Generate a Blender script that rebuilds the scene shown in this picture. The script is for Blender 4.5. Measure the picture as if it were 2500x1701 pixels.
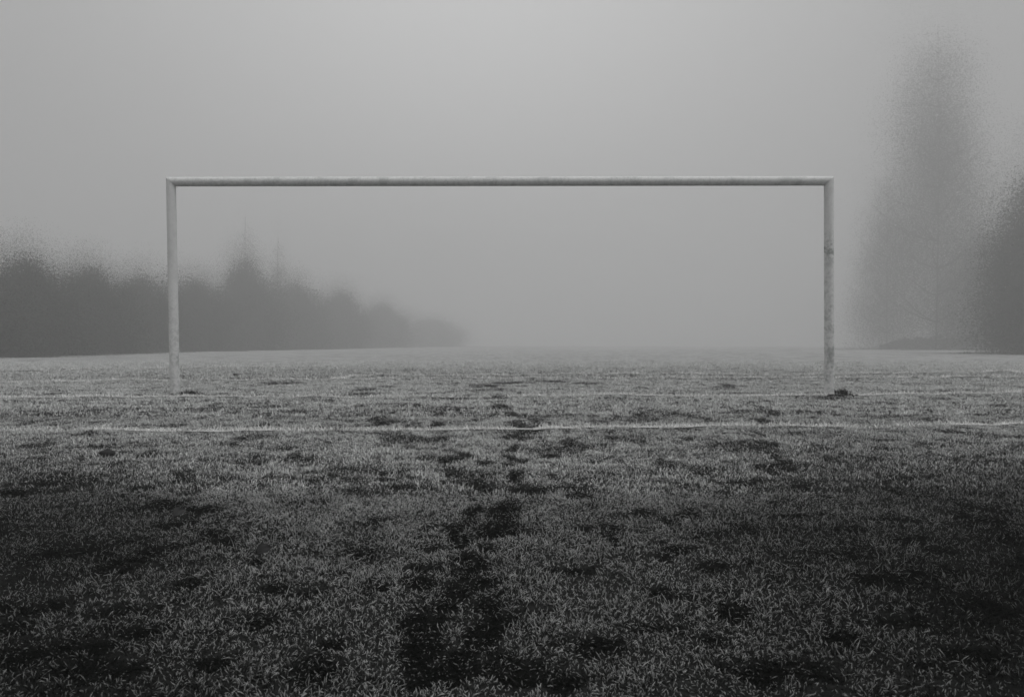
import bpy, math, random
import numpy as np
from mathutils import Vector

for o in list(bpy.data.objects):
    bpy.data.objects.remove(o, do_unlink=True)
S = bpy.context.scene
C = S.collection
R = math.radians
rng = np.random.default_rng(7)
random.seed(7)

# ------------------------------------------------------------------ camera
CX, CH, F, HY = 0.14, 0.588, 1962.0, 840.0      # x, eye height, focal length in photo pixels, horizon row
cam = bpy.data.cameras.new('camera')
cam_o = bpy.data.objects.new('camera', cam)
C.objects.link(cam_o)
cam_o.location = (CX, 0, CH)
cam_o.rotation_euler = (R(90 - 0.31), 0, 0)
cam.sensor_width = 36
cam.lens = F / 2500 * 36
cam.clip_start = 0.02
cam.clip_end = 2000
cam.dof.use_dof = True
cam.dof.focus_distance = 4.5
cam.dof.aperture_fstop = 11
S.camera = cam_o

# ------------------------------------------------------------------ sky
GLOW_EL, GLOW_AZ = R(20), R(-3)      # direction of the glow added to the sky ahead
SUN_H, SUN_B = R(66), R(125)       # the soft sun in the overcast, behind the viewer
world = bpy.data.worlds.new('World')
S.world = world
world.use_nodes = True
nt = world.node_tree
nt.nodes.clear()
N = nt.nodes.new
L = nt.links.new
out = N('ShaderNodeOutputWorld')
bg = N('ShaderNodeBackground')
bg.inputs['Strength'].default_value = 0.1
sky = N('ShaderNodeTexSky')
sky.sky_type = 'NISHITA'
sky.sun_disc = False
sky.sun_elevation = SUN_H
sky.sun_rotation = SUN_B
sky.dust_density = 6
bw = N('ShaderNodeRGBToBW')
L(sky.outputs[0], bw.inputs[0])
# glow lobe added to the sky for vignette-like falloff, apart from the sun
tc = N('ShaderNodeTexCoord')
dot = N('ShaderNodeVectorMath'); dot.operation = 'DOT_PRODUCT'
gd = Vector((math.sin(GLOW_AZ) * math.cos(GLOW_EL), math.cos(GLOW_AZ) * math.cos(GLOW_EL), math.sin(GLOW_EL))).normalized()
dot.inputs[1].default_value = gd
L(tc.outputs['Generated'], dot.inputs[0])


def wmath(op, a, b):
    n = N('ShaderNodeMath'); n.operation = op
    for i, v in enumerate((a, b)):
        if isinstance(v, (int, float)):
            n.inputs[i].default_value = v
        else:
            L(v, n.inputs[i])
    return n.outputs[0]


pos = wmath('MAXIMUM', dot.outputs['Value'], 0.0)
sep = N('ShaderNodeSeparateXYZ'); L(tc.outputs['Generated'], sep.inputs[0])
up = wmath('MULTIPLY', wmath('POWER', wmath('MAXIMUM', sep.outputs['Z'], 0.0), 1.3), 5.2)   # overcast: brightest overhead
glow = wmath('ADD', wmath('MULTIPLY', wmath('POWER', pos, 10.0), 4.6), up)
veil = wmath('ADD', wmath('ADD', glow, 1.4), wmath('MULTIPLY', bw.outputs[0], 0.06))
comb = N('ShaderNodeCombineColor')
L(veil, comb.inputs[0]); L(veil, comb.inputs[1]); L(veil, comb.inputs[2])
L(comb.outputs[0], bg.inputs['Color'])
L(bg.outputs[0], out.inputs['Surface'])

sun = bpy.data.lights.new('sun', 'SUN')
sun.energy = 1.1
sun.angle = R(30)
sun_o = bpy.data.objects.new('sun', sun)
C.objects.link(sun_o)
SUN_DIR = Vector((math.sin(SUN_B) * math.cos(SUN_H), math.cos(SUN_B) * math.cos(SUN_H), math.sin(SUN_H)))
sun_o.rotation_euler = (-SUN_DIR).to_track_quat('-Z', 'Y').to_euler()
sun_o.location = (0, 30, 60)

# ------------------------------------------------------------------ render settings
S.view_settings.view_transform = 'Standard'
S.view_settings.look = 'None'
S.view_settings.gamma = 1
S.view_settings.exposure = 0.0
S.render.engine = 'CYCLES'
cy = S.cycles
cy.max_bounces = 8
cy.diffuse_bounces = 2
cy.glossy_bounces = 1
cy.transmission_bounces = 1
cy.volume_bounces = 4
cy.use_denoising = True
cy.denoising_input_passes = 'RGB_ALBEDO_NORMAL'
cy.denoising_prefilter = 'ACCURATE'
cy.use_adaptive_sampling = False
cy.adaptive_threshold = 0.01
cy.sample_clamp_indirect = 6


# ------------------------------------------------------------------ helpers
def tag(o, label=None, cat=None, group=None, kind=None):
    if label: o['label'] = label
    if cat: o['category'] = cat
    if group: o['group'] = group
    if kind: o['kind'] = kind
    return o


def empty(name, loc, rz=0):
    o = bpy.data.objects.new(name, None)
    o.empty_display_size = 0.2
    o.location = loc
    o.rotation_euler = (0, 0, rz)
    C.objects.link(o)
    return o


def mesh_obj(name, verts, faces, mat, parent=None, loc=(0, 0, 0), smooth=True, attrs=None):
    """verts (n,3) array, faces: list of equal or mixed size index arrays [(m,k) ...]"""
    me = bpy.data.meshes.new(name)
    verts = np.asarray(verts, dtype=np.float32)
    groups = [np.asarray(f, dtype=np.int32) for f in faces if len(f)]
    nl = sum(g.size for g in groups)
    npoly = sum(len(g) for g in groups)
    me.vertices.add(len(verts))
    me.vertices.foreach_set('co', verts.ravel())
    me.loops.add(nl)
    me.loops.foreach_set('vertex_index', np.concatenate([g.ravel() for g in groups]))
    me.polygons.add(npoly)
    tot = np.concatenate([np.full(len(g), g.shape[1], np.int32) for g in groups])
    st = np.concatenate([[0], np.cumsum(tot)[:-1]]).astype(np.int32)
    me.polygons.foreach_set('loop_start', st)
    me.polygons.foreach_set('loop_total', tot)
    me.update(calc_edges=True)
    if smooth:
        me.polygons.foreach_set('use_smooth', np.ones(npoly, dtype=bool))
    for k, v in (attrs or {}).items():
        a = me.attributes.new(k, 'FLOAT', 'POINT')
        a.data.foreach_set('value', np.asarray(v, dtype=np.float32))
    me.materials.append(mat)
    o = bpy.data.objects.new(name, me)
    o.location = loc
    if parent: o.parent = parent
    C.objects.link(o)
    return o


def hash2(ix, iy, seed):
    h = (ix.astype(np.int64) * 374761393 + iy.astype(np.int64) * 668265263 + seed * 974634777) & 0xffffffff
    h = ((h ^ (h >> 13)) * 1274126177) & 0xffffffff
    h = (h ^ (h >> 16)) & 0xffffffff
    return h / 4294967295.0


def vnoise(x, y, s, seed):
    x = x * s + 1000; y = y * s + 1000
    ix = np.floor(x); iy = np.floor(y)
    fx = x - ix; fy = y - iy
    fx = fx * fx * (3 - 2 * fx); fy = fy * fy * (3 - 2 * fy)
    a = hash2(ix, iy, seed); b = hash2(ix + 1, iy, seed)
    c = hash2(ix, iy + 1, seed); d = hash2(ix + 1, iy + 1, seed)
    return a + (b - a) * fx + (c - a) * fy + (a - b - c + d) * fx * fy


def fbm(x, y, s, seed, oct=3):
    t = 0; w = 0; a = 1.0
    for k in range(oct):
        t = t + a * vnoise(x, y, s * 2 ** k, seed + 17 * k); w += a; a *= 0.5
    return t / w


def sstep(a, b, v):
    t = np.clip((v - a) / (b - a), 0, 1)
    return t * t * (3 - 2 * t)


def ground_at(px, py):
    """photo pixel (2500 wide) -> point on the pitch"""
    Y = CH * F / (py - HY)
    return CX + (px - 1250) / F * Y, Y


# ------------------------------------------------------------------ the pitch: height and frost fields
def height(x, y):
    x = np.asarray(x, float); y = np.asarray(y, float)
    h = (fbm(x, y, 0.35, 3, 2) - 0.5) * 0.05 + (fbm(x, y, 2.6, 5, 3) - 0.5) * 0.045
    far = sstep(12, 40, np.hypot(x, y))
    return h * (1 - 0.6 * far)


# trodden and thawed patches: x, y, half width, half height as rows of the 2324 px wide view
PATCH = [
 (1125,903,30,5),(1030,906,40,4),(1135,928,22,8),(1175,965,28,9),(1195,978,34,10),(1225,955,18,6),(1160,992,26,8),
 (1085,952,18,5),(875,958,32,8),(850,950,22,5),(990,963,14,4),(1007,995,15,4),(1000,940,18,4),(1050,958,15,4),
 (1020,1025,25,7),(1040,1045,38,11),(1010,1052,32,8),(1100,1053,24,7),(1180,1045,20,7),(1290,1010,25,11),(1250,1035,18,5),
 (1350,1052,18,4),(1100,1102,30,7),(1200,1110,55,12),(1150,1150,48,20),(1130,1185,48,22),(1040,1185,36,13),(1050,1212,36,12),
 (1330,1195,33,12),(1310,1120,30,9),(1390,1190,28,9),(1560,1250,46,8),(1460,1160,28,9),(1500,1235,30,8),
 (1070,1270,36,9),(990,1290,36,12),(820,1245,46,10),(950,1330,34,14),(1040,1352,34,16),(850,1345,36,9),
 (1100,1450,52,32),(960,1470,46,34),(1130,1420,46,20),(1010,1530,62,30),(1180,1545,64,20),(1280,1552,48,16),(940,1420,40,20),
 (1660,1390,42,26),(1360,1470,34,15),(1730,1545,60,22),(1630,1460,36,16),(1500,1340,34,10),
 (2290,926,24,5),(2285,945,13,7),(2240,940,12,5),(2225,958,15,4),(2208,974,15,7),(2275,968,15,5),(2160,985,20,4),
 (1700,935,24,5),(1745,940,18,5),(1730,955,24,5),(1745,962,18,6),(1660,876,25,4),(1750,1010,20,9),(1775,1050,22,10),
 (1870,1045,36,6),(2000,1000,26,6),(2000,1330,60,14),(2100,1322,40,12),(2185,1300,56,9),(1700,1205,30,12),(1810,1290,30,12),
 (2270,1400,50,24),(2200,1500,60,28),(1920,1460,42,16),(2060,1420,60,12),(2140,1250,40,10),(2040,1180,50,7),(2240,1180,40,9),
 (345,1025,12,5),(360,945,10,6),(300,948,12,4),(595,965,25,5),(590,1035,20,6),(720,1010,20,5),(520,938,24,3),
 (390,1185,16,9),(330,1110,38,6),(430,1120,33,6),(90,1100,55,6),(30,1122,46,8),(250,1390,40,18),(120,1370,40,14),
 (630,1335,38,10),(700,1350,46,12),(590,1415,46,14),(230,1470,50,18),(60,1500,60,24),(480,1505,50,18),(500,1232,40,8),
 (260,1288,30,11),(880,1090,40,5),(800,1086,40,4),(420,1330,46,12),(760,1470,30,12),(330,1440,40,14),(120,1250,60,10),
 (640,870,60,3),(830,885,30,4),(1150,872,40,3),(1250,868,50,3),(1330,872,30,3),(1100,878,40,3),(1640,880,30,3),(1900,905,60,4),
]
# the double track of footprints up the middle, and the fainter one to the right post
for chain in ([(945,1560),(955,1510),(965,1465),(985,1420),(1010,1385),(1035,1345),(1050,1305),(1062,1268),(1050,1232),(1042,1200),(1060,1172),(1085,1150)],
              [(1000,1545),(1040,1490),(1085,1440),(1100,1385),(1085,1330),(1095,1285),(1110,1240),(1122,1205),(1140,1172),(1160,1145),(1180,1118),(1170,1085),(1150,1060)],
              [(1160,1040),(1172,1020),(1185,1000),(1200,985),(1215,968),(1180,960),(1150,940),(1130,925)],
              [(1790,1062),(1762,1035),(1745,1012),(1720,985),(1735,965),(1700,950),(1740,935),(1715,922),(1745,912)],
              [(2180,985),(2205,974),(2235,962),(2275,958),(2240,945),(2290,940),(2285,926)]):
    for (a, b) in chain:
        k_ = (b - 780) / 700
        PATCH.append((a + random.uniform(-10, 10), b, 8 + 20 * k_ * random.uniform(0.7, 1.2), 2 + 22 * k_ ** 1.2 * random.uniform(0.7, 1.2)))
_P = []
for (a, b, rx, ry) in PATCH:
    k = 2500 / 2324
    X, Y = ground_at(a * k, b * k)
    w = rx * k / F * Y
    _, Y0 = ground_at(a * k, (b + ry) * k)
    _, Y1 = ground_at(a * k, (b - ry) * k)
    _P.append((X, Y, max(w, 0.035) * 1.0, min(max((Y1 - Y0) / 2, 0.04), 0.55) * 1.0))


def dark_field(x, y):
    """0 = frosted turf, 1 = trodden turf without frost"""
    x = np.asarray(x, float); y = np.asarray(y, float)
    wa = np.clip(y / 6, 0.1, 1)
    wx = x + (fbm(x, y, 7, 31, 3) - 0.5) * 0.17 * wa
    wy = y + (fbm(x, y, 7, 41, 2) - 0.5) * 0.22 * wa
    d = np.zeros_like(x)
    for (X, Y, a, b) in _P:
        m = (np.abs(x - X) < a * 2.3) & (np.abs(y - Y) < b * 2.3 + 0.1)
        if m.any():
            r = ((wx[m] - X) / a) ** 2 + ((wy[m] - Y) / b) ** 2
            d[m] = np.maximum(d[m], 1 - sstep(0.35, 1.45, r))
    n = fbm(x, y, 3.4, 51, 5)
    d = np.maximum(d, (0.62 - 0.30 * (1 - sstep(2.2, 4, y))) * sstep(0.62, 0.74, n))
    n2 = fbm(x, y, 9.0, 61, 3)
    d = np.maximum(d, 0.8 * sstep(0.60, 0.76, n2))
    d = d * (1 - 0.25 * sstep(3.5, 9, y))
    return np.clip(d, 0, 1)


def frost_vignette_field(x, y):
    """how thick the rime lies where nobody trod, with a painted vignette"""
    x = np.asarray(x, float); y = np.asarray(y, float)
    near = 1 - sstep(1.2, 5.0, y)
    side = sstep(0.35, 1.7, np.abs(x - 0.1) + 1.6 * (fbm(x, y, 1.1, 77, 3) - 0.5))     # noisy-edged falloff to either side, imitating a vignette
    f = 1 - 0.45 * near - 0.44 * near * side - 0.14 * side * (1 - sstep(5, 14, y))  # darker foreground and corners painted in as less frost
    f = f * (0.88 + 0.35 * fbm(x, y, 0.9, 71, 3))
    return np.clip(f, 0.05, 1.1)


# ------------------------------------------------------------------ materials
def newmat(name):
    m = bpy.data.materials.new(name)
    m.use_nodes = True
    n = m.node_tree
    n.nodes.clear()
    o = n.nodes.new('ShaderNodeOutputMaterial')
    b = n.nodes.new('ShaderNodeBsdfPrincipled')
    n.links.new(b.outputs[0], o.inputs[0])
    return m, n, b


def mixrgb(n, fac, a, b):
    x = n.nodes.new('ShaderNodeMix'); x.data_type = 'RGBA'
    for s, v in ((x.inputs[0], fac), (x.inputs[6], a), (x.inputs[7], b)):
        if isinstance(v, (int, float)): s.default_value = v
        elif isinstance(v, tuple): s.default_value = (*v, 1)
        else: n.links.new(v, s)
    return x.outputs[2]


def nmath(n, op, a, b=0.0, clamp=False):
    x = n.nodes.new('ShaderNodeMath'); x.operation = op; x.use_clamp = clamp
    for i, v in enumerate((a, b)):
        if isinstance(v, (int, float)): x.inputs[i].default_value = v
        else: n.links.new(v, x.inputs[i])
    return x.outputs[0]


def attr(n, name):
    a = n.nodes.new('ShaderNodeAttribute'); a.attribute_name = name
    return a.outputs['Fac']


def noise(n, scale, detail=4, rough=0.6, vec=None, kind='Object'):
    t = n.nodes.new('ShaderNodeTexNoise')
    t.inputs['Scale'].default_value = scale
    t.inputs['Detail'].default_value = detail
    t.inputs['Roughness'].default_value = rough
    c = n.nodes.new('ShaderNodeTexCoord')
    n.links.new(vec if vec is not None else c.outputs[kind], t.inputs['Vector'])
    return t.outputs['Fac']


def ramp(n, fac, stops):
    r = n.nodes.new('ShaderNodeValToRGB')
    e = r.color_ramp.elements
    e[0].position, e[0].color = stops[0][0], (*[stops[0][1]] * 3, 1)
    e[1].position, e[1].color = stops[-1][0], (*[stops[-1][1]] * 3, 1)
    for p, v in stops[1:-1]:
        k = e.new(p); k.color = (v, v, v, 1)
    n.links.new(fac, r.inputs[0])
    return r.outputs[0]


DARK = (0.004, 0.0048, 0.004)
FROST = (0.84, 0.85, 0.84)
# blades
M_blade, n, b = newmat('frosted_grass')
n.links.new(mixrgb(n, attr(n, 'frost'), DARK, FROST), b.inputs['Base Color'])
b.inputs['Roughness'].default_value = 0.75
b.inputs['Specular IOR Level'].default_value = 0.08
# blades with old line paint
M_paint, n, b = newmat('painted_grass')
n.links.new(mixrgb(n, attr(n, 'frost'), (0.05, 0.055, 0.05), (0.92, 0.92, 0.91)), b.inputs['Base Color'])
b.inputs['Roughness'].default_value = 0.7
# ground sheet
M_ground, n, b = newmat('turf')
f = attr(n, 'frost')
nz = noise(n, 9, 6, 0.7)
nz2 = noise(n, 60, 4, 0.7)
tex = nmath(n, 'MULTIPLY', ramp(n, nz, ((0.35, 0.55), (0.62, 1.0))), ramp(n, nz2, ((0.36, 0.25), (0.62, 1.0))))
n.links.new(mixrgb(n, nmath(n, 'MULTIPLY', f, tex), (0.0035, 0.004, 0.0035), (0.74, 0.75, 0.745)), b.inputs['Base Color'])
b.inputs['Roughness'].default_value = 0.95
b.inputs['Specular IOR Level'].default_value = 0.05
bp = n.nodes.new('ShaderNodeBump')
bp.inputs['Strength'].default_value = 0.6
bp.inputs['Distance'].default_value = 0.03
n.links.new(nz2, bp.inputs['Height']); n.links.new(bp.outputs[0], b.inputs['Normal'])
# weathered white paint of the goal
M_white, n, b = newmat('weathered_white_paint')
sm = ramp(n, noise(n, 5, 8, 0.75), ((0.40, 0.0), (0.50, 1.0)))
sp = ramp(n, noise(n, 30, 5, 0.7), ((0.35, 0.35), (0.55, 1.0)))
z = attr(n, 'grime')
dirt = nmath(n, 'MULTIPLY', z, nmath(n, 'SUBTRACT', 1.0, nmath(n, 'MULTIPLY', sm, sp)), True)
n.links.new(mixrgb(n, dirt, (0.80, 0.805, 0.80), (0.22, 0.24, 0.235)), b.inputs['Base Color'])
b.inputs['Roughness'].default_value = 0.5
b.inputs['Specular IOR Level'].default_value = 0.3
# trees
M_leaf, n, b = newmat('winter_foliage')
n.links.new(mixrgb(n, ramp(n, noise(n, 1.2, 3), ((0.35, 0.0), (0.65, 1.0))), (0.022, 0.026, 0.02), (0.06, 0.065, 0.055)), b.inputs['Base Color'])
b.inputs['Roughness'].default_value = 0.8
M_bark, n, b = newmat('bark')
n.links.new(mixrgb(n, noise(n, 6, 5), (0.03, 0.028, 0.025), (0.09, 0.085, 0.08)), b.inputs['Base Color'])
b.inputs['Roughness'].default_value = 0.9
M_soil, n, b = newmat('wet_soil')
n.links.new(mixrgb(n, noise(n, 40, 5), (0.004, 0.004, 0.004), (0.018, 0.018, 0.018)), b.inputs['Base Color'])
b.inputs['Roughness'].default_value = 0.8
M_deadleaf, n, b = newmat('dead_leaf')
n.links.new(mixrgb(n, noise(n, 60, 3), (0.003, 0.003, 0.003), (0.012, 0.012, 0.012)), b.inputs['Base Color'])
b.inputs['Roughness'].default_value = 0.7

# ------------------------------------------------------------------ ground sheet
u = np.linspace(-1, 1, 520)
gx = np.sinh(u * 6.3) / np.sinh(6.3) * 150 + 0.1
v0 = np.linspace(0, 1, 620)
gy = -6 + 6.3 * v0 / 0.06
k = v0 > 0.06
gy[k] = 0.3 * np.exp((v0[k] - 0.06) / 0.94 * math.log(340 / 0.3))
gy[0] = -60
GX, GY = np.meshgrid(gx, gy)
fx, fy = GX.ravel(), GY.ravel()
H = height(fx, fy)
D = dark_field(fx, fy)
near = 1 - sstep(12, 27, np.hypot(fx, fy))
near *= (np.abs(fx) < 0.74 * fy + 1.6) & (fy > 0.75)      # where the modelled blades stand
fr = frost_vignette_field(fx, fy) * (1 - D) * (1 - 0.93 * near)
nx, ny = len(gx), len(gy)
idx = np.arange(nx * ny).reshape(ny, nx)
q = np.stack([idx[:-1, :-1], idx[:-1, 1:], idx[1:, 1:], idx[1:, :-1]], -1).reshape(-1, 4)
ground = mesh_obj('ground', np.stack([fx, fy, H - 0.3 * D * 0.02], -1), [q], M_ground, attrs={'frost': fr})  # frost here includes the painted vignette
tag(ground, kind='structure')


# ------------------------------------------------------------------ blades of grass
def blades(x, y, L_, W, lean_a, lean, curl, frost, segs, sides, root_drop=0.004, cap=(0.35, 0.85)):
    """returns verts, quads(list), frost attr for n blades"""
    nb = len(x)
    z0 = height(x, y) - root_drop
    t = np.linspace(0, 1, segs + 1)
    T = t[None, :]
    # spine: leans more and more towards its tip
    ang = lean[:, None] + curl[:, None] * T
    ds = L_[:, None] / segs
    hx = np.concatenate([np.zeros((nb, 1)), np.cumsum(np.sin(ang[:, 1:]) * ds, 1)], 1)
    hz = np.concatenate([np.zeros((nb, 1)), np.cumsum(np.cos(ang[:, 1:]) * ds, 1)], 1)
    cxa, sya = np.cos(lean_a)[:, None], np.sin(lean_a)[:, None]
    wob = rng.normal(0, 0.06, (nb, segs + 1)) * T * L_[:, None]
    px = x[:, None] + hx * cxa - wob * sya
    py = y[:, None] + hx * sya + wob * cxa
    pz = z0[:, None] + np.maximum(hz, 0.0015)
    prof = np.clip(0.75 + 0.5 * T - 0.95 * T ** 4, 0.18, 1.2)
    rad = W[:, None] * 0.5 * prof * np.ones_like(px)
    fr_ = frost[:, None] * sstep(cap[0], cap[1], T) * np.ones_like(px)
    if sides == 2:
        wa = lean_a + math.pi / 2 + rng.normal(0, 0.9, nb)
        ox = np.cos(wa)[:, None] * rad; oy = np.sin(wa)[:, None] * rad
        V = np.stack([np.stack([px - ox, py - oy, pz], -1), np.stack([px + ox, py + oy, pz], -1)], 2)
    else:
        tw = rng.uniform(0, 6.28, nb)
        cols = []
        for s in range(sides):
            a = tw + s * 2 * math.pi / sides
            # ring in the plane normal to the spine (approximately)
            ca = np.cos(a)[:, None] * rad; sa = np.sin(a)[:, None] * rad
            # axes: side (perpendicular to lean) and up-ish
            sx, sy_ = -sya, cxa
            ux = np.cos(ang) * cxa; uy = np.cos(ang) * sya; uz = -np.sin(ang)
            cols.append(np.stack([px + ca * sx + sa * ux, py + ca * sy_ + sa * uy, pz + sa * uz], -1))
        V = np.stack(cols, 2)
    ns = V.shape[2]
    fr_ = np.repeat(fr_[:, :, None], ns, 2)
    base = (np.arange(nb) * (segs + 1) * ns)[:, None, None]
    r = np.arange(segs)[None, :, None] * ns
    s = np.arange(ns if ns > 2 else 1)[None, None, :]
    s2 = (s + 1) % ns
    Q = np.stack([base + r + s, base + r + s2, base + r + ns + s2, base + r + ns + s], -1).reshape(-1, 4)
    return V.reshape(-1, 3), Q, fr_.ravel()


def scatter(y0, y1, dens):
    """clumped points in the strip the photo looks along, wide enough for a step to the side"""
    ww = lambda y: 0.74 * y + 1.7
    A = (ww(y0) + ww(y1)) * (y1 - y0)
    nb = int(A * dens)
    per = 7
    nc = nb // per
    cy_ = np.sqrt(rng.uniform((y0 + 1.28) ** 2, (y1 + 1.28) ** 2, nc)) - 1.28
    cx_ = rng.uniform(-1, 1, nc) * ww(cy_)
    x = np.repeat(cx_, per); y = np.repeat(cy_, per)
    sp = 0.011
    dx = rng.normal(0, sp, len(x)); dy = rng.normal(0, sp, len(x))
    la = np.arctan2(dy, dx) + rng.normal(0, 0.7, len(x))
    return x + dx, y + dy, la


VV, QQ, FF = [], {2: [], 3: []}, []
vo = 0
quads = []
for (y0, y1, dens, Lm, Wm, segs, sides, cap) in (
        (0.75, 1.7, 34000, 0.0145, 0.0016, 4, 3, (0.40, 0.88)),
        (1.7, 3.2, 28000, 0.0155, 0.0017, 3, 3, (0.30, 0.80)),
        (3.2, 6.5, 17000, 0.018, 0.0024, 3, 2, (0.15, 0.65)),
        (6.5, 13, 6500, 0.024, 0.0042, 2, 2, (0.0, 0.5)),
        (13, 30, 1400, 0.034, 0.0105, 1, 2, (-0.6, 0.4))):
    x, y, la = scatter(y0, y1, dens)
    kp = rng.random(len(x)) > sstep(18, 30, y)
    x, y, la = x[kp], y[kp], la[kp]
    nb = len(x)
    d = dark_field(x, y)
    fz = frost_vignette_field(x, y)
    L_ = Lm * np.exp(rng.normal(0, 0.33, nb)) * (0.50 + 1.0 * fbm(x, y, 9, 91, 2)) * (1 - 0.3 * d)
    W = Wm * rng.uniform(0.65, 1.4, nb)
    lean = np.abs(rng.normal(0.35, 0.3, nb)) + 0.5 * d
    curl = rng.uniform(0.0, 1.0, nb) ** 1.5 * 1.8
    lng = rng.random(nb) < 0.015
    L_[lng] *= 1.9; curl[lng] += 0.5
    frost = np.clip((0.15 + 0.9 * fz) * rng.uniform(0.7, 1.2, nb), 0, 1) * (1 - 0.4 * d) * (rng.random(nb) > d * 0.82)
    # thin rime and the painted vignette: many blades carry no frost
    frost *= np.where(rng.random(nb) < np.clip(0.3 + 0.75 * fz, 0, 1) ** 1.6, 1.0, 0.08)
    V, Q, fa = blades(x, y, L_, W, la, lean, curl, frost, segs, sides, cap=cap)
    VV.append(V); FF.append(fa); quads.append(Q + vo); vo += len(V)
grass = mesh_obj('grass', np.concatenate(VV), [np.concatenate(quads)], M_blade, attrs={'frost': np.concatenate(FF)})  # frost here includes the painted vignette
tag(grass, kind='stuff')
del VV, quads, FF


# ------------------------------------------------------------------ white lines of the pitch (painted grass)
def pitch_line(name, pts, width, strength=1.0, gap=0.0, wscale=1.0):
    P = [ground_at(*p) for p in pts]
    V_, Q_, F_ = [], [], []
    off = 0
    for (a, b_) in zip(P[:-1], P[1:]):
        Lg = math.hypot(b_[0] - a[0], b_[1] - a[1])
        dist = (a[1] + b_[1]) / 2
        dens = 22000 / max(dist / 4, 1) ** 1.25
        nb = int(Lg * width * dens)
        if nb < 4: continue
        t = rng.random(nb); s = rng.uniform(-0.5, 0.5, nb) * width
        s += rng.normal(0, 0.012, nb)
        tx, ty = (b_[0] - a[0]) / Lg, (b_[1] - a[1]) / Lg
        x = a[0] + (b_[0] - a[0]) * t - ty * s
        y = a[1] + (b_[1] - a[1]) * t + tx * s
        wear = fbm(x, y, 1.3, 111, 3)
        keep = rng.random(nb) < np.clip(sstep(0.26 + gap, 0.44 + gap, wear) * 1.1 + 0.35, 0, 1) * strength
        keep &= dark_field(x, y) < 0.75
        x, y = x[keep], y[keep]
        nb = len(x)
        if nb < 3: continue
        W = 0.0034 * max(dist / 4, 1) ** 0.8 * rng.uniform(0.7, 1.4, nb) * wscale
        L_ = (0.031 + 0.0014 * dist) * np.exp(rng.normal(0, 0.22, nb))
        V, Q, fa = blades(x, y, L_, W, rng.uniform(0, 6.28, nb), np.abs(rng.normal(0.3, 0.3, nb)),
                          rng.uniform(0.1, 1.3, nb), np.clip(rng.uniform(0.8, 1.1, nb), 0, 1), 2, 2, cap=(-0.4, 0.15))
        V_.append(V); Q_.append(Q + off); F_.append(fa); off += len(V)
        # matted painted turf between the blades
        m_ = max(2, int(Lg / 0.06))
        tt = np.repeat(np.linspace(0, 1, m_), 4); ss = np.tile([-0.5, -0.17, 0.17, 0.5], m_) * width * 0.9
        sx = a[0] + (b_[0] - a[0]) * tt - ty * ss + rng.normal(0, 0.008, m_ * 4)
        sy = a[1] + (b_[1] - a[1]) * tt + tx * ss + rng.normal(0, 0.010, m_ * 4)
        wr = 0.25 + 0.75 * sstep(0.26 + gap, 0.44 + gap, fbm(sx, sy, 1.3, 111, 3)) * (1 - 0.6 * dark_field(sx, sy))
        sz = height(sx, sy) - 0.004 + (0.018 + 0.0012 * max(0, dist - 5)) * wr
        I = np.arange(m_ * 4).reshape(m_, 4)
        V_.append(np.stack([sx, sy, sz], -1)); F_.append(0.6 * wr * strength)
        Q_.append(np.stack([I[:-1, :-1], I[:-1, 1:], I[1:, 1:], I[1:, :-1]], -1).reshape(-1, 4) + off); off += m_ * 4
    o = mesh_obj(name, np.concatenate(V_), [np.concatenate(Q_)], M_paint, attrs={'frost': np.concatenate(F_)})
    tag(o, kind='structure')
    return o


pitch_line('goal_line', [(-700, 984), (-150, 979), (0, 978), (430, 974), (900, 972), (1300, 971), (1650, 970), (1900, 970), (2150, 966), (2500, 961), (3200, 952)], 0.09)
pitch_line('near_line', [(-700, 1047), (-150, 1048), (0, 1049), (430, 1050), (900, 1050), (1300, 1050), (1700, 1044), (2100, 1042), (2500, 1037), (3200, 1028)], 0.075)
pitch_line('far_line', [(-100, 937), (400, 932), (830, 928), (1300, 926), (1700, 925), (2100, 924), (2650, 918)], 0.12, 0.8, 0.02)
pitch_line('box_line', [(810, 929), (840, 924), (880, 919), (950, 917), (1300, 917), (1700, 916), (2100, 914), (2400, 910), (2465, 908), (2500, 912), (2600, 916)], 0.14, 0.7, 0.02)
pitch_line('distant_line', [(-200, 914), (0, 908), (250, 903), (700, 897)], 0.15, 0.55, 0.06)

# ------------------------------------------------------------------ goal frame with mitred corners
GYY = 9.08
RAD = 0.053
sc = F / GYY
def gp(px, py): return (CX + (px - 1250) / sc, GYY, CH + (HY - py) / sc)
BL = (CX + (427 - 1250) / sc, GYY, -0.02)
BR = (CX + (2025 - 1250) / sc, GYY, -0.02)
TL = gp(418.5, 444.5)
TR = gp(2022.5, 442.5)


def mitred_tube(a, b, ncut_a, ncut_b, r, seg=40, rings=60, grime=None):
    """a tube from a to b whose ends are cut by planes through a / b with the given normals"""
    a, b = Vector(a), Vector(b)
    ax = (b - a).normalized()
    up = Vector((0, 1, 0))
    s1 = up
    s2 = ax.cross(s1).normalized()
    V, G = [], []
    for k in range(rings + 1):
        t = k / rings
        for j in range(seg):
            th = 2 * math.pi * j / seg
            o = (s1 * math.cos(th) + s2 * math.sin(th)) * r
            pa, pb = a + o, b + o
            ta = -(o.dot(ncut_a)) / ax.dot(ncut_a) if ncut_a else 0
            tb = -(o.dot(ncut_b)) / ax.dot(ncut_b) if ncut_b else 0
            p = (pa + ax * ta).lerp(pb + ax * tb, t)
            V.append(p); G.append(grime(p) if grime else 0.5)
    Q = []
    for k in range(rings):
        for j in range(seg):
            j2 = (j + 1) % seg
            Q.append((k * seg + j, k * seg + j2, (k + 1) * seg + j2, (k + 1) * seg + j))
    return np.array([tuple(v) for v in V]), Q, G


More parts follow.
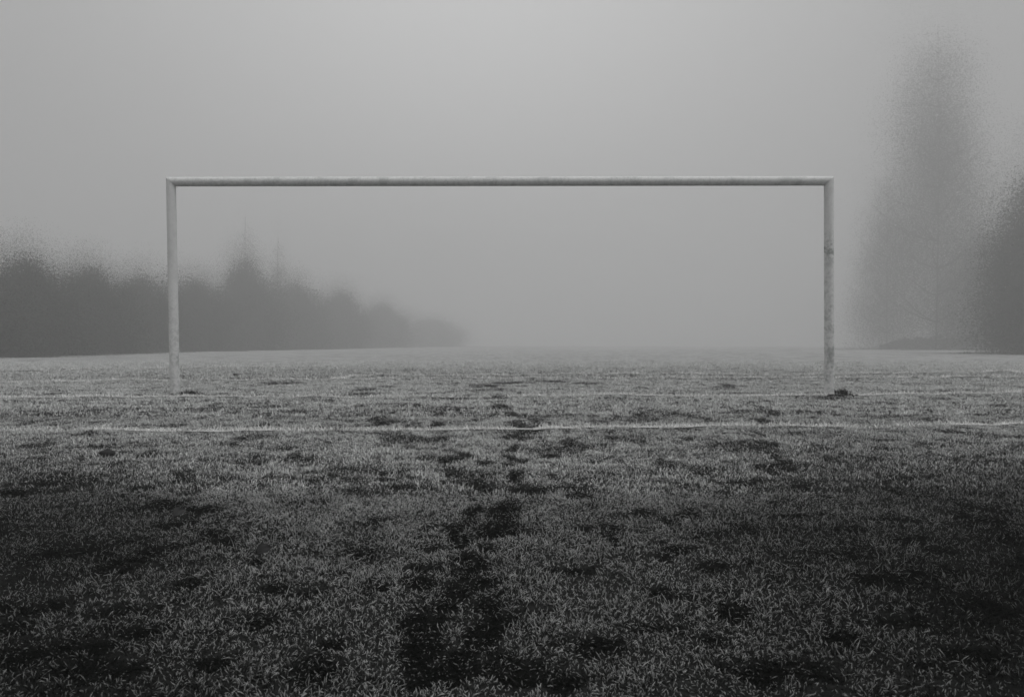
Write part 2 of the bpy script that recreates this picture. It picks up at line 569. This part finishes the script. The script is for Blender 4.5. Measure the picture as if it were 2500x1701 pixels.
goal = empty('goal', ((BL[0] + BR[0]) / 2, GYY, 0))
tag(goal, 'white weathered football goal frame without a net on frosty grass', 'goal')
off = Vector(goal.location)
def bis(d1, d2): return (Vector(d1).normalized() - Vector(d2).normalized()).normalized()
vl = Vector(TL) - Vector(BL); vr = Vector(TR) - Vector(BR); vb = Vector(TR) - Vector(TL)
nl_ = (vb.normalized() + vl.normalized()).normalized()   # mitre plane normal, left corner
nr_ = (vr.normalized() - vb.normalized()).normalized()
g_post = lambda p: 0.35 + 0.55 * (1 - min(1, max(0, p.z) / 1.4)) if p.z < 1.4 else 0.15 + 0.8 * math.exp(-((p.z - 1.65) / 0.15) ** 2)
g_left = lambda p: 0.15 + 0.7 * (1 - min(1, max(0, p.z) / 1.3))
g_bar = lambda p: 0.35
for nm, a, c_, na, nb_, gr in (('goal_post', BL, TL, None, nl_, g_left), ('goal_post', BR, TR, None, nr_, g_post), ('crossbar', TL, TR, nl_, nr_, g_bar)):
    V, Q, G = mitred_tube(a, c_, na, nb_, RAD, grime=gr)
    mesh_obj(nm, V - np.array(off), [np.array(Q)], M_white, parent=goal, attrs={'grime': G})


# ------------------------------------------------------------------ dark tufts at the foot of each post, leaves, clods
def tuft(name, x, y, sx, n_, hgt, label, lumps):
    root = empty(name, (x, y, float(height(np.array([x]), np.array([y]))[0])))
    tag(root, label, 'grass tuft', 'dark tufts at the feet of the goal posts')
    xs = rng.normal(0, sx, n_); ys = rng.normal(0, 0.05, n_)
    L_ = hgt * np.exp(-np.abs(xs) / sx * 0.6) * rng.uniform(0.5, 1.25, n_)
    V, Q, fa = blades(xs + x, ys + y, L_, rng.uniform(0.004, 0.010, n_), rng.uniform(0, 6.28, n_),
                      np.abs(rng.normal(0.25, 0.2, n_)), rng.uniform(0.1, 0.8, n_), np.zeros(n_), 3, 2)
    mesh_obj('blades', V - np.array(root.location), [Q], M_blade, parent=root, attrs={'frost': fa})
    lumpy = []
    for (lx, ly, r) in lumps:
        v, q_ = clod_mesh(r, 0.55)
        mesh_obj('soil_lump', v, [q_], M_soil, parent=root, loc=(lx, ly, r * 0.25))
    return root


def clod_mesh(r, flat, nu=14, nv=9):
    V = []
    s = random.random() * 50
    for i in range(nv + 1):
        ph = math.pi * i / nv
        for j in range(nu):
            th = 2 * math.pi * j / nu
            d = Vector((math.sin(ph) * math.cos(th), math.sin(ph) * math.sin(th), math.cos(ph)))
            from mathutils import noise as mn
            k = 1 + 0.45 * mn.noise(d * 1.7 + Vector((s, 0, 0))) + 0.25 * mn.noise(d * 4.5 + Vector((0, s, 0)))
            V.append((d.x * r * k * 1.25, d.y * r * k, d.z * r * k * flat))
    Q = []
    for i in range(nv):
        for j in range(nu):
            Q.append((i * nu + j, (i + 1) * nu + j, (i + 1) * nu + (j + 1) % nu, i * nu + (j + 1) % nu))
    return np.array(V), np.array(Q)


tuft('grass_tuft', BR[0] + 0.13, GYY - 0.02, 0.075, 420, 0.10, 'dark spiky grass tuft at the right goal post foot',
     [(-0.15, -0.08, 0.035), (-0.05, -0.07, 0.04), (0.02, 0, 0.04), (0.08, -0.01, 0.035), (0.16, -0.03, 0.025), (-0.3, -0.03, 0.025)])
tuft('grass_tuft', BL[0] + 0.16, GYY - 0.02, 0.11, 420, 0.075, 'low dark grass tuft with clods at the left goal post foot',
     [(-0.16, -0.08, 0.03), (-0.05, -0.02, 0.03), (0.03, 0.02, 0.045), (0.1, -0.02, 0.025), (-0.34, -0.05, 0.02)])


def leaf(px, py, size, rz, tilt, label):
    x, y = ground_at(px, py)
    z = float(height(np.array([x]), np.array([y]))[0])
    root_o = None
    n1, n2 = 9, 5
    V = []
    for i in range(n1):
        u_ = i / (n1 - 1)
        w = size * 0.38 * math.sin(math.pi * min(1, u_ * 0.96 + 0.02)) ** 0.7
        for j in range(n2):
            s_ = (j / (n2 - 1) - 0.5) * 2
            V.append(((u_ - 0.5) * size, s_ * w, 0.18 * size * (s_ * s_) + 0.15 * size * math.sin(u_ * 3)))
    Q = [(i * n2 + j, (i + 1) * n2 + j, (i + 1) * n2 + j + 1, i * n2 + j + 1) for i in range(n1 - 1) for j in range(n2 - 1)]
    o = mesh_obj('fallen_leaf', V, [np.array(Q)], M_deadleaf, loc=(x, y, z + 0.034))
    o.rotation_euler = (tilt, -0.3, rz)
    tag(o, label, 'leaf', 'dark fallen leaves on the frosty pitch')
    mod = o.modifiers.new('thickness', 'SOLIDIFY'); mod.thickness = 0.0006
    return o


leaf(643, 1366, 0.042, 0.4, 0.7, 'small dark fallen leaf lying on frosted grass in the left foreground')
leaf(435, 1272, 0.05, 1.4, 0.4, 'dark curled leaf in the grass, nearer the left edge than its fellow')


def clod(px, py, r, label, sub=0.3):
    x, y = ground_at(px, py)
    z = float(height(np.array([x]), np.array([y]))[0])
    V, Q = clod_mesh(r, 0.7)
    o = mesh_obj('soil_clod', V, [Q], M_soil, loc=(x, y, z + r * sub + 0.012))
    tag(o, label, 'clod', 'dark clods of soil on the pitch')
    return o


clod(262, 1113, 0.032, 'large dark soil clod kicked up on the grass left of the near line')
clod(576, 919, 0.045, 'small dark clod beyond the goal line, right of the left post')
clod(666, 941, 0.05, 'small dark clod between the goal line and the far line, left half of the goal')


# ------------------------------------------------------------------ trees in the fog
def tube(pts, rads, seg=8):
    V, Q = [], []
    for k, (p, r) in enumerate(zip(pts, rads)):
        d = (Vector(pts[min(k + 1, len(pts) - 1)]) - Vector(pts[max(k - 1, 0)])).normalized()
        s1 = d.orthogonal().normalized(); s2 = d.cross(s1)
        for j in range(seg):
            th = 2 * math.pi * j / seg
            V.append(tuple(Vector(p) + (s1 * math.cos(th) + s2 * math.sin(th)) * r))
    for k in range(len(pts) - 1):
        for j in range(seg):
            Q.append((k * seg + j, k * seg + (j + 1) % seg, (k + 1) * seg + (j + 1) % seg, (k + 1) * seg + j))
    return np.array(V), np.array(Q)


def join(parts):
    V, Q, o = [], [], 0
    for v, q_ in parts:
        V.append(v); Q.append(q_ + o); o += len(v)
    return np.concatenate(V), np.concatenate(Q)


def tree(name, x, y, h, rad, label, cat='tree', profile=None, nleaf=9000, leaf_s=0.10, low=0.1, limbs=14, dens_edge=0.5, group=None, upward=0.6, bare=False, spread=0.25, fade=1.2, thin=0.7):
    """profile(t) -> relative radius at height fraction t; crown of leaf clumps carried by limbs"""
    root = empty(name, (x, y, -0.02))
    tag(root, label, cat, group)
    prof = profile or (lambda t: math.sin(math.pi * min(1, max(0, 0.12 + 0.88 * t) ** 0.8)) ** 0.6)
    parts = []
    n_ = 12
    bend = [random.uniform(-1, 1) * 0.02 * h for _ in range(2)]
    sp = [(bend[0] * math.sin(2.2 * i / n_), bend[1] * math.sin(1.7 * i / n_), h * 0.86 * i / n_) for i in range(n_ + 1)]
    parts.append(tube(sp, [max(0.02, min(0.085, h * 0.017) * (1 - 0.93 * i / n_)) for i in range(n_ + 1)]))
    tips = []
    for k in range(limbs):
        t = low + (0.95 - low) * (k + random.random()) / limbs
        p0 = Vector(sp[min(n_, int(t * n_))])
        a = random.uniform(0, 6.28)
        rr = rad * prof(t) * random.uniform(0.65, 1.05) * min(1, 1.6 * (1.04 - t))
        rise = rr * upward * random.uniform(0.5, 1.3)
        pts, rads = [], []
        for i in range(6):
            s_ = i / 5
            wv = Vector((random.uniform(-1, 1), random.uniform(-1, 1), random.uniform(-1, 1))) * 0.05 * rr * s_
            pts.append(p0 + Vector((math.cos(a) * rr * s_, math.sin(a) * rr * s_, rise * s_ ** 1.4)) + wv)
            rads.append(max(0.006, h * 0.0022 * (1 - 0.85 * s_)))
        parts.append(tube(pts, rads, 5))
        tips += pts[2:]
        for b_ in range(5 if bare else 2):
            q0 = pts[random.randint(2, 5)]
            e = Vector((random.uniform(-1, 1), random.uniform(-1, 1), random.uniform(0.2, 1.4))).normalized() * rr * random.uniform(0.25, 0.55)
            parts.append(tube([q0, q0 + e * 0.5 + Vector((0, 0, 0.02)), q0 + e], [0.013, 0.009, 0.004], 4))
            tips.append(q0 + e)
    V, Q = join(parts)
    mesh_obj('trunk', V, [Q], M_bark, parent=root)
    nleaf = int(nleaf * 18)
    # crown: clumps at limb tips plus clumps through the outer shell of the profile
    cl = [np.array(p) for p in tips]
    for _ in range(int(limbs * 9)):
        t = random.uniform(0.0, 1.0) ** fade
        a = random.uniform(0, 6.28)
        rr = rad * prof(t) * random.uniform(0.35, 1.0) ** 0.5
        rr *= 0.8 + 0.35 * math.sin(3 * a + t * 7)
        cl.append(np.array((math.cos(a) * rr, math.sin(a) * rr, t * h)))
    cl = np.array(cl)
    cw = rng.uniform(0.35, 1.0, len(cl)) ** 1.5 * np.clip(1.2 - cl[:, 2] / h, 0.12, 1) ** thin
    pick = rng.choice(len(cl), nleaf, p=cw / cw.sum())
    spd = rad * spread * (0.5 + cw[pick])[:, None]
    P = cl[pick] + np.clip(rng.normal(0, 1, (nleaf, 3)), -1.7, 1.7) * spd
    P[:, 2] = np.maximum(P[:, 2], 0.03)
    d1 = rng.normal(0, 1, (nleaf, 3)); d1 /= np.linalg.norm(d1, axis=1)[:, None]
    d2 = rng.normal(0, 1, (nleaf, 3)); d2 -= (d1 * d2).sum(1)[:, None] * d1; d2 /= np.linalg.norm(d2, axis=1)[:, None]
    core = rng.random(nleaf) < 0.35            # denser leafy inside, fine twigs at the outside
    P[~core] = P[~core] * np.array([1.12, 1.12, 1.03])
    P[core] *= np.array([0.74, 0.74, 0.78])
    s1 = np.where(core, 0.045, 0.03)[:, None] * rng.uniform(0.5, 1.4, (nleaf, 1)); s2 = np.where(core, 0.035, 0.005)[:, None] * rng.uniform(0.6, 1.4, (nleaf, 1))
    V = np.stack([P - d1 * s1, P + d2 * s2, P + d1 * s1, P - d2 * s2], 1).reshape(-1, 3)
    Q = np.arange(nleaf * 4).reshape(-1, 4)
    mesh_obj('crown', V, [Q], M_leaf, parent=root, smooth=False)
    return root


def gx_at(px, Y): return CX + (px - 1250) / F * Y
def gz_at(py, Y): return CH + (HY - py) / F * Y


LG = 'trees along the left side of the pitch'
cone = lambda t: max(0.04, (1 - t) ** 0.8)
blunt = lambda t: 0.34 + 0.66 * (1 - t) ** 0.9
flame = lambda t: max(0.05, min(1.0, 0.55 + 1.2 * t) * (1 - t) ** 0.55)
rows = [
    (-120, 36, 570, 3.8, 'broad dark tree half cut by the left edge, nearest of the misty row', 'tree'),
    (70, 42, 590, 3.5, 'dark bushy tree in the mist at the left edge of the view', 'tree'),
    (225, 49, 622, 3.4, 'rounded dark tree in the mist, midway between left edge and left post', 'tree'),
    (350, 58, 640, 3.5, 'low rounded tree in the mist just outside the left goal post', 'tree'),
    (475, 68, 655, 3.9, 'rounded grey tree in the mist just inside the left goal post', 'tree'),
    (600, 78, 610, 4.5, 'bushy grey tree in the mist under the thin pointed tree', 'tree'),
    (725, 92, 665, 4.7, 'bushy grey tree in the mist right of the two pointed trees', 'tree'),
    (830, 108, 690, 5.2, 'pale bushy tree fading in the mist at a third of the goal mouth', 'tree'),
    (935, 134, 728, 6.4, 'very pale tree fading in the mist left of the goal centre', 'tree'),
    (1050, 174, 768, 8.8, 'barely visible tree mass in the mist near the goal centre', 'tree'),
]
protos = []
for k, (px, Y, top, rad, lab, cat) in enumerate(rows):
    hh, xx = gz_at(top, Y), gx_at(px, Y)
    if k < 3:
        protos.append((tree('bushy_tree', xx, Y, hh, rad, lab, cat, nleaf=12000, low=0.02, limbs=16, group=LG, spread=0.22, fade=1.3), hh, rad))
        continue
    src, h0, r0 = protos[k % 3]
    c = src.copy(); C.objects.link(c)
    c['label'] = lab
    c.location = (xx, Y, -0.02)
    c.rotation_euler.z = 1.3 * k
    c.scale = (rad / r0, rad / r0, hh / h0)
    for ch in src.children:
        d = ch.copy(); C.objects.link(d); d.parent = c
tree('slender_tree', gx_at(605, 104), 104, gz_at(478, 104), 3.8, 'thin pointed tree rising above the misty row inside the left post', 'tree', cone, 1800, 0.11, 0.15, 34, group=LG, upward=0.9, bare=True)
tree('slender_tree', gx_at(682, 108), 108, gz_at(535, 108), 3.3, 'shorter pointed tree just right of the thin tall one in the mist', 'tree', cone, 2200, 0.11, 0.12, 26, group=LG, upward=0.8, bare=True)
RG = 'trees in the mist on the right'
tree('tall_tree', gx_at(2285, 86), 86, gz_at(-70, 86), 8.8, 'very tall tapering tree in the mist beyond the right goal post', 'tree', blunt, 36000, 0.15, 0.05, 46, group=RG, upward=0.8, fade=0.95, thin=0.25)
tree('tall_tree', gx_at(2165, 106), 106, gz_at(330, 106), 7.2, 'shorter pale tree in the mist left of the very tall one', 'tree', flame, 15000, 0.15, 0.04, 30, group=RG, upward=0.9)
tree('bushy_tree', gx_at(2520, 50), 50, gz_at(330, 50), 4.6, 'dark bushy tree at the right edge of the view', 'tree', flame, 20000, 0.13, 0.03, 24, group=RG)
tree('bushy_tree', gx_at(2680, 43), 43, gz_at(200, 43), 4.8, 'dark tree mostly outside the right edge of the view', 'tree', flame, 10000, 0.13, 0.03, 24, group=RG)
tree('bushy_tree', gx_at(2375, 86), 86, gz_at(480, 86), 6.0, 'rounded tree in the mist at the foot of the very tall one', 'tree', None, 10000, 0.13, 0.03, 16, group=RG)


def hedge(px0, px1, Y0, Y1, h, label):
    x0, x1 = gx_at(px0, Y0), gx_at(px1, Y1)
    root = empty('hedge', ((x0 + x1) / 2, (Y0 + Y1) / 2, 0))
    tag(root, label, 'hedge')
    n_ = 16000
    t = rng.random(n_)
    w = 0.5 * np.sign(rng.uniform(-1, 1, n_)) * rng.random(n_) ** 0.4
    P = np.stack([x0 + (x1 - x0) * t, Y0 + (Y1 - Y0) * t + w, rng.random(n_) ** 0.8 * h * (0.45 + 0.8 * fbm(t * 20, t * 0, 1.0, 8, 3)) * np.clip(np.minimum(t, 1 - t) * 5, 0.15, 1) ** 0.5], -1) - np.array(root.location)
    d1 = rng.normal(0, 1, (n_, 3)); d1 /= np.linalg.norm(d1, axis=1)[:, None]
    d2 = rng.normal(0, 1, (n_, 3)); d2 /= np.linalg.norm(d2, axis=1)[:, None]
    V = np.stack([P - d1 * 0.11, P + d2 * 0.06, P + d1 * 0.11, P - d2 * 0.06], 1).reshape(-1, 3)
    mesh_obj('foliage', V, [np.arange(n_ * 4).reshape(-1, 4)], M_leaf, parent=root, smooth=False)
    stems = []
    for k in range(24):
        q_ = (k + 0.5) / 24
        bx = x0 + (x1 - x0) * q_ - root.location.x; by = Y0 + (Y1 - Y0) * q_ - root.location.y
        stems.append(tube([(bx, by, -0.02), (bx + 0.05, by, h * 0.2), (bx - 0.05, by, h * 0.35)], [0.05, 0.04, 0.02], 5))
    V, Q = join(stems)
    mesh_obj('stems', V, [Q], M_bark, parent=root)


hedge(2150, 2640, 98, 92, 1.7, 'low dark hedge in the mist beyond the right side of the pitch')

# ------------------------------------------------------------------ the fog
bx0, bx1, by0, by1, bz0, bz1 = -160, 160, -70, 350, -1.2, 44
V = [(x, y, z_) for z_ in (bz0, bz1) for y in (by0, by1) for x in (bx0, bx1)]
Q = [(0, 2, 3, 1), (4, 5, 7, 6), (0, 1, 5, 4), (2, 6, 7, 3), (0, 4, 6, 2), (1, 3, 7, 5)]
M_fog = bpy.data.materials.new('fog')
M_fog.use_nodes = True
fn = M_fog.node_tree
fn.nodes.clear()
fo = fn.nodes.new('ShaderNodeOutputMaterial')
fv = fn.nodes.new('ShaderNodeVolumePrincipled')
fv.inputs['Color'].default_value = (0.95, 0.95, 0.95, 1)
fv.inputs['Density'].default_value = 0.0107
fv.inputs['Anisotropy'].default_value = 0.6
fn.links.new(fv.outputs[0], fo.inputs['Volume'])
haze = mesh_obj('haze', V, [np.array(Q)], M_fog, smooth=False)
tag(haze, kind='stuff')
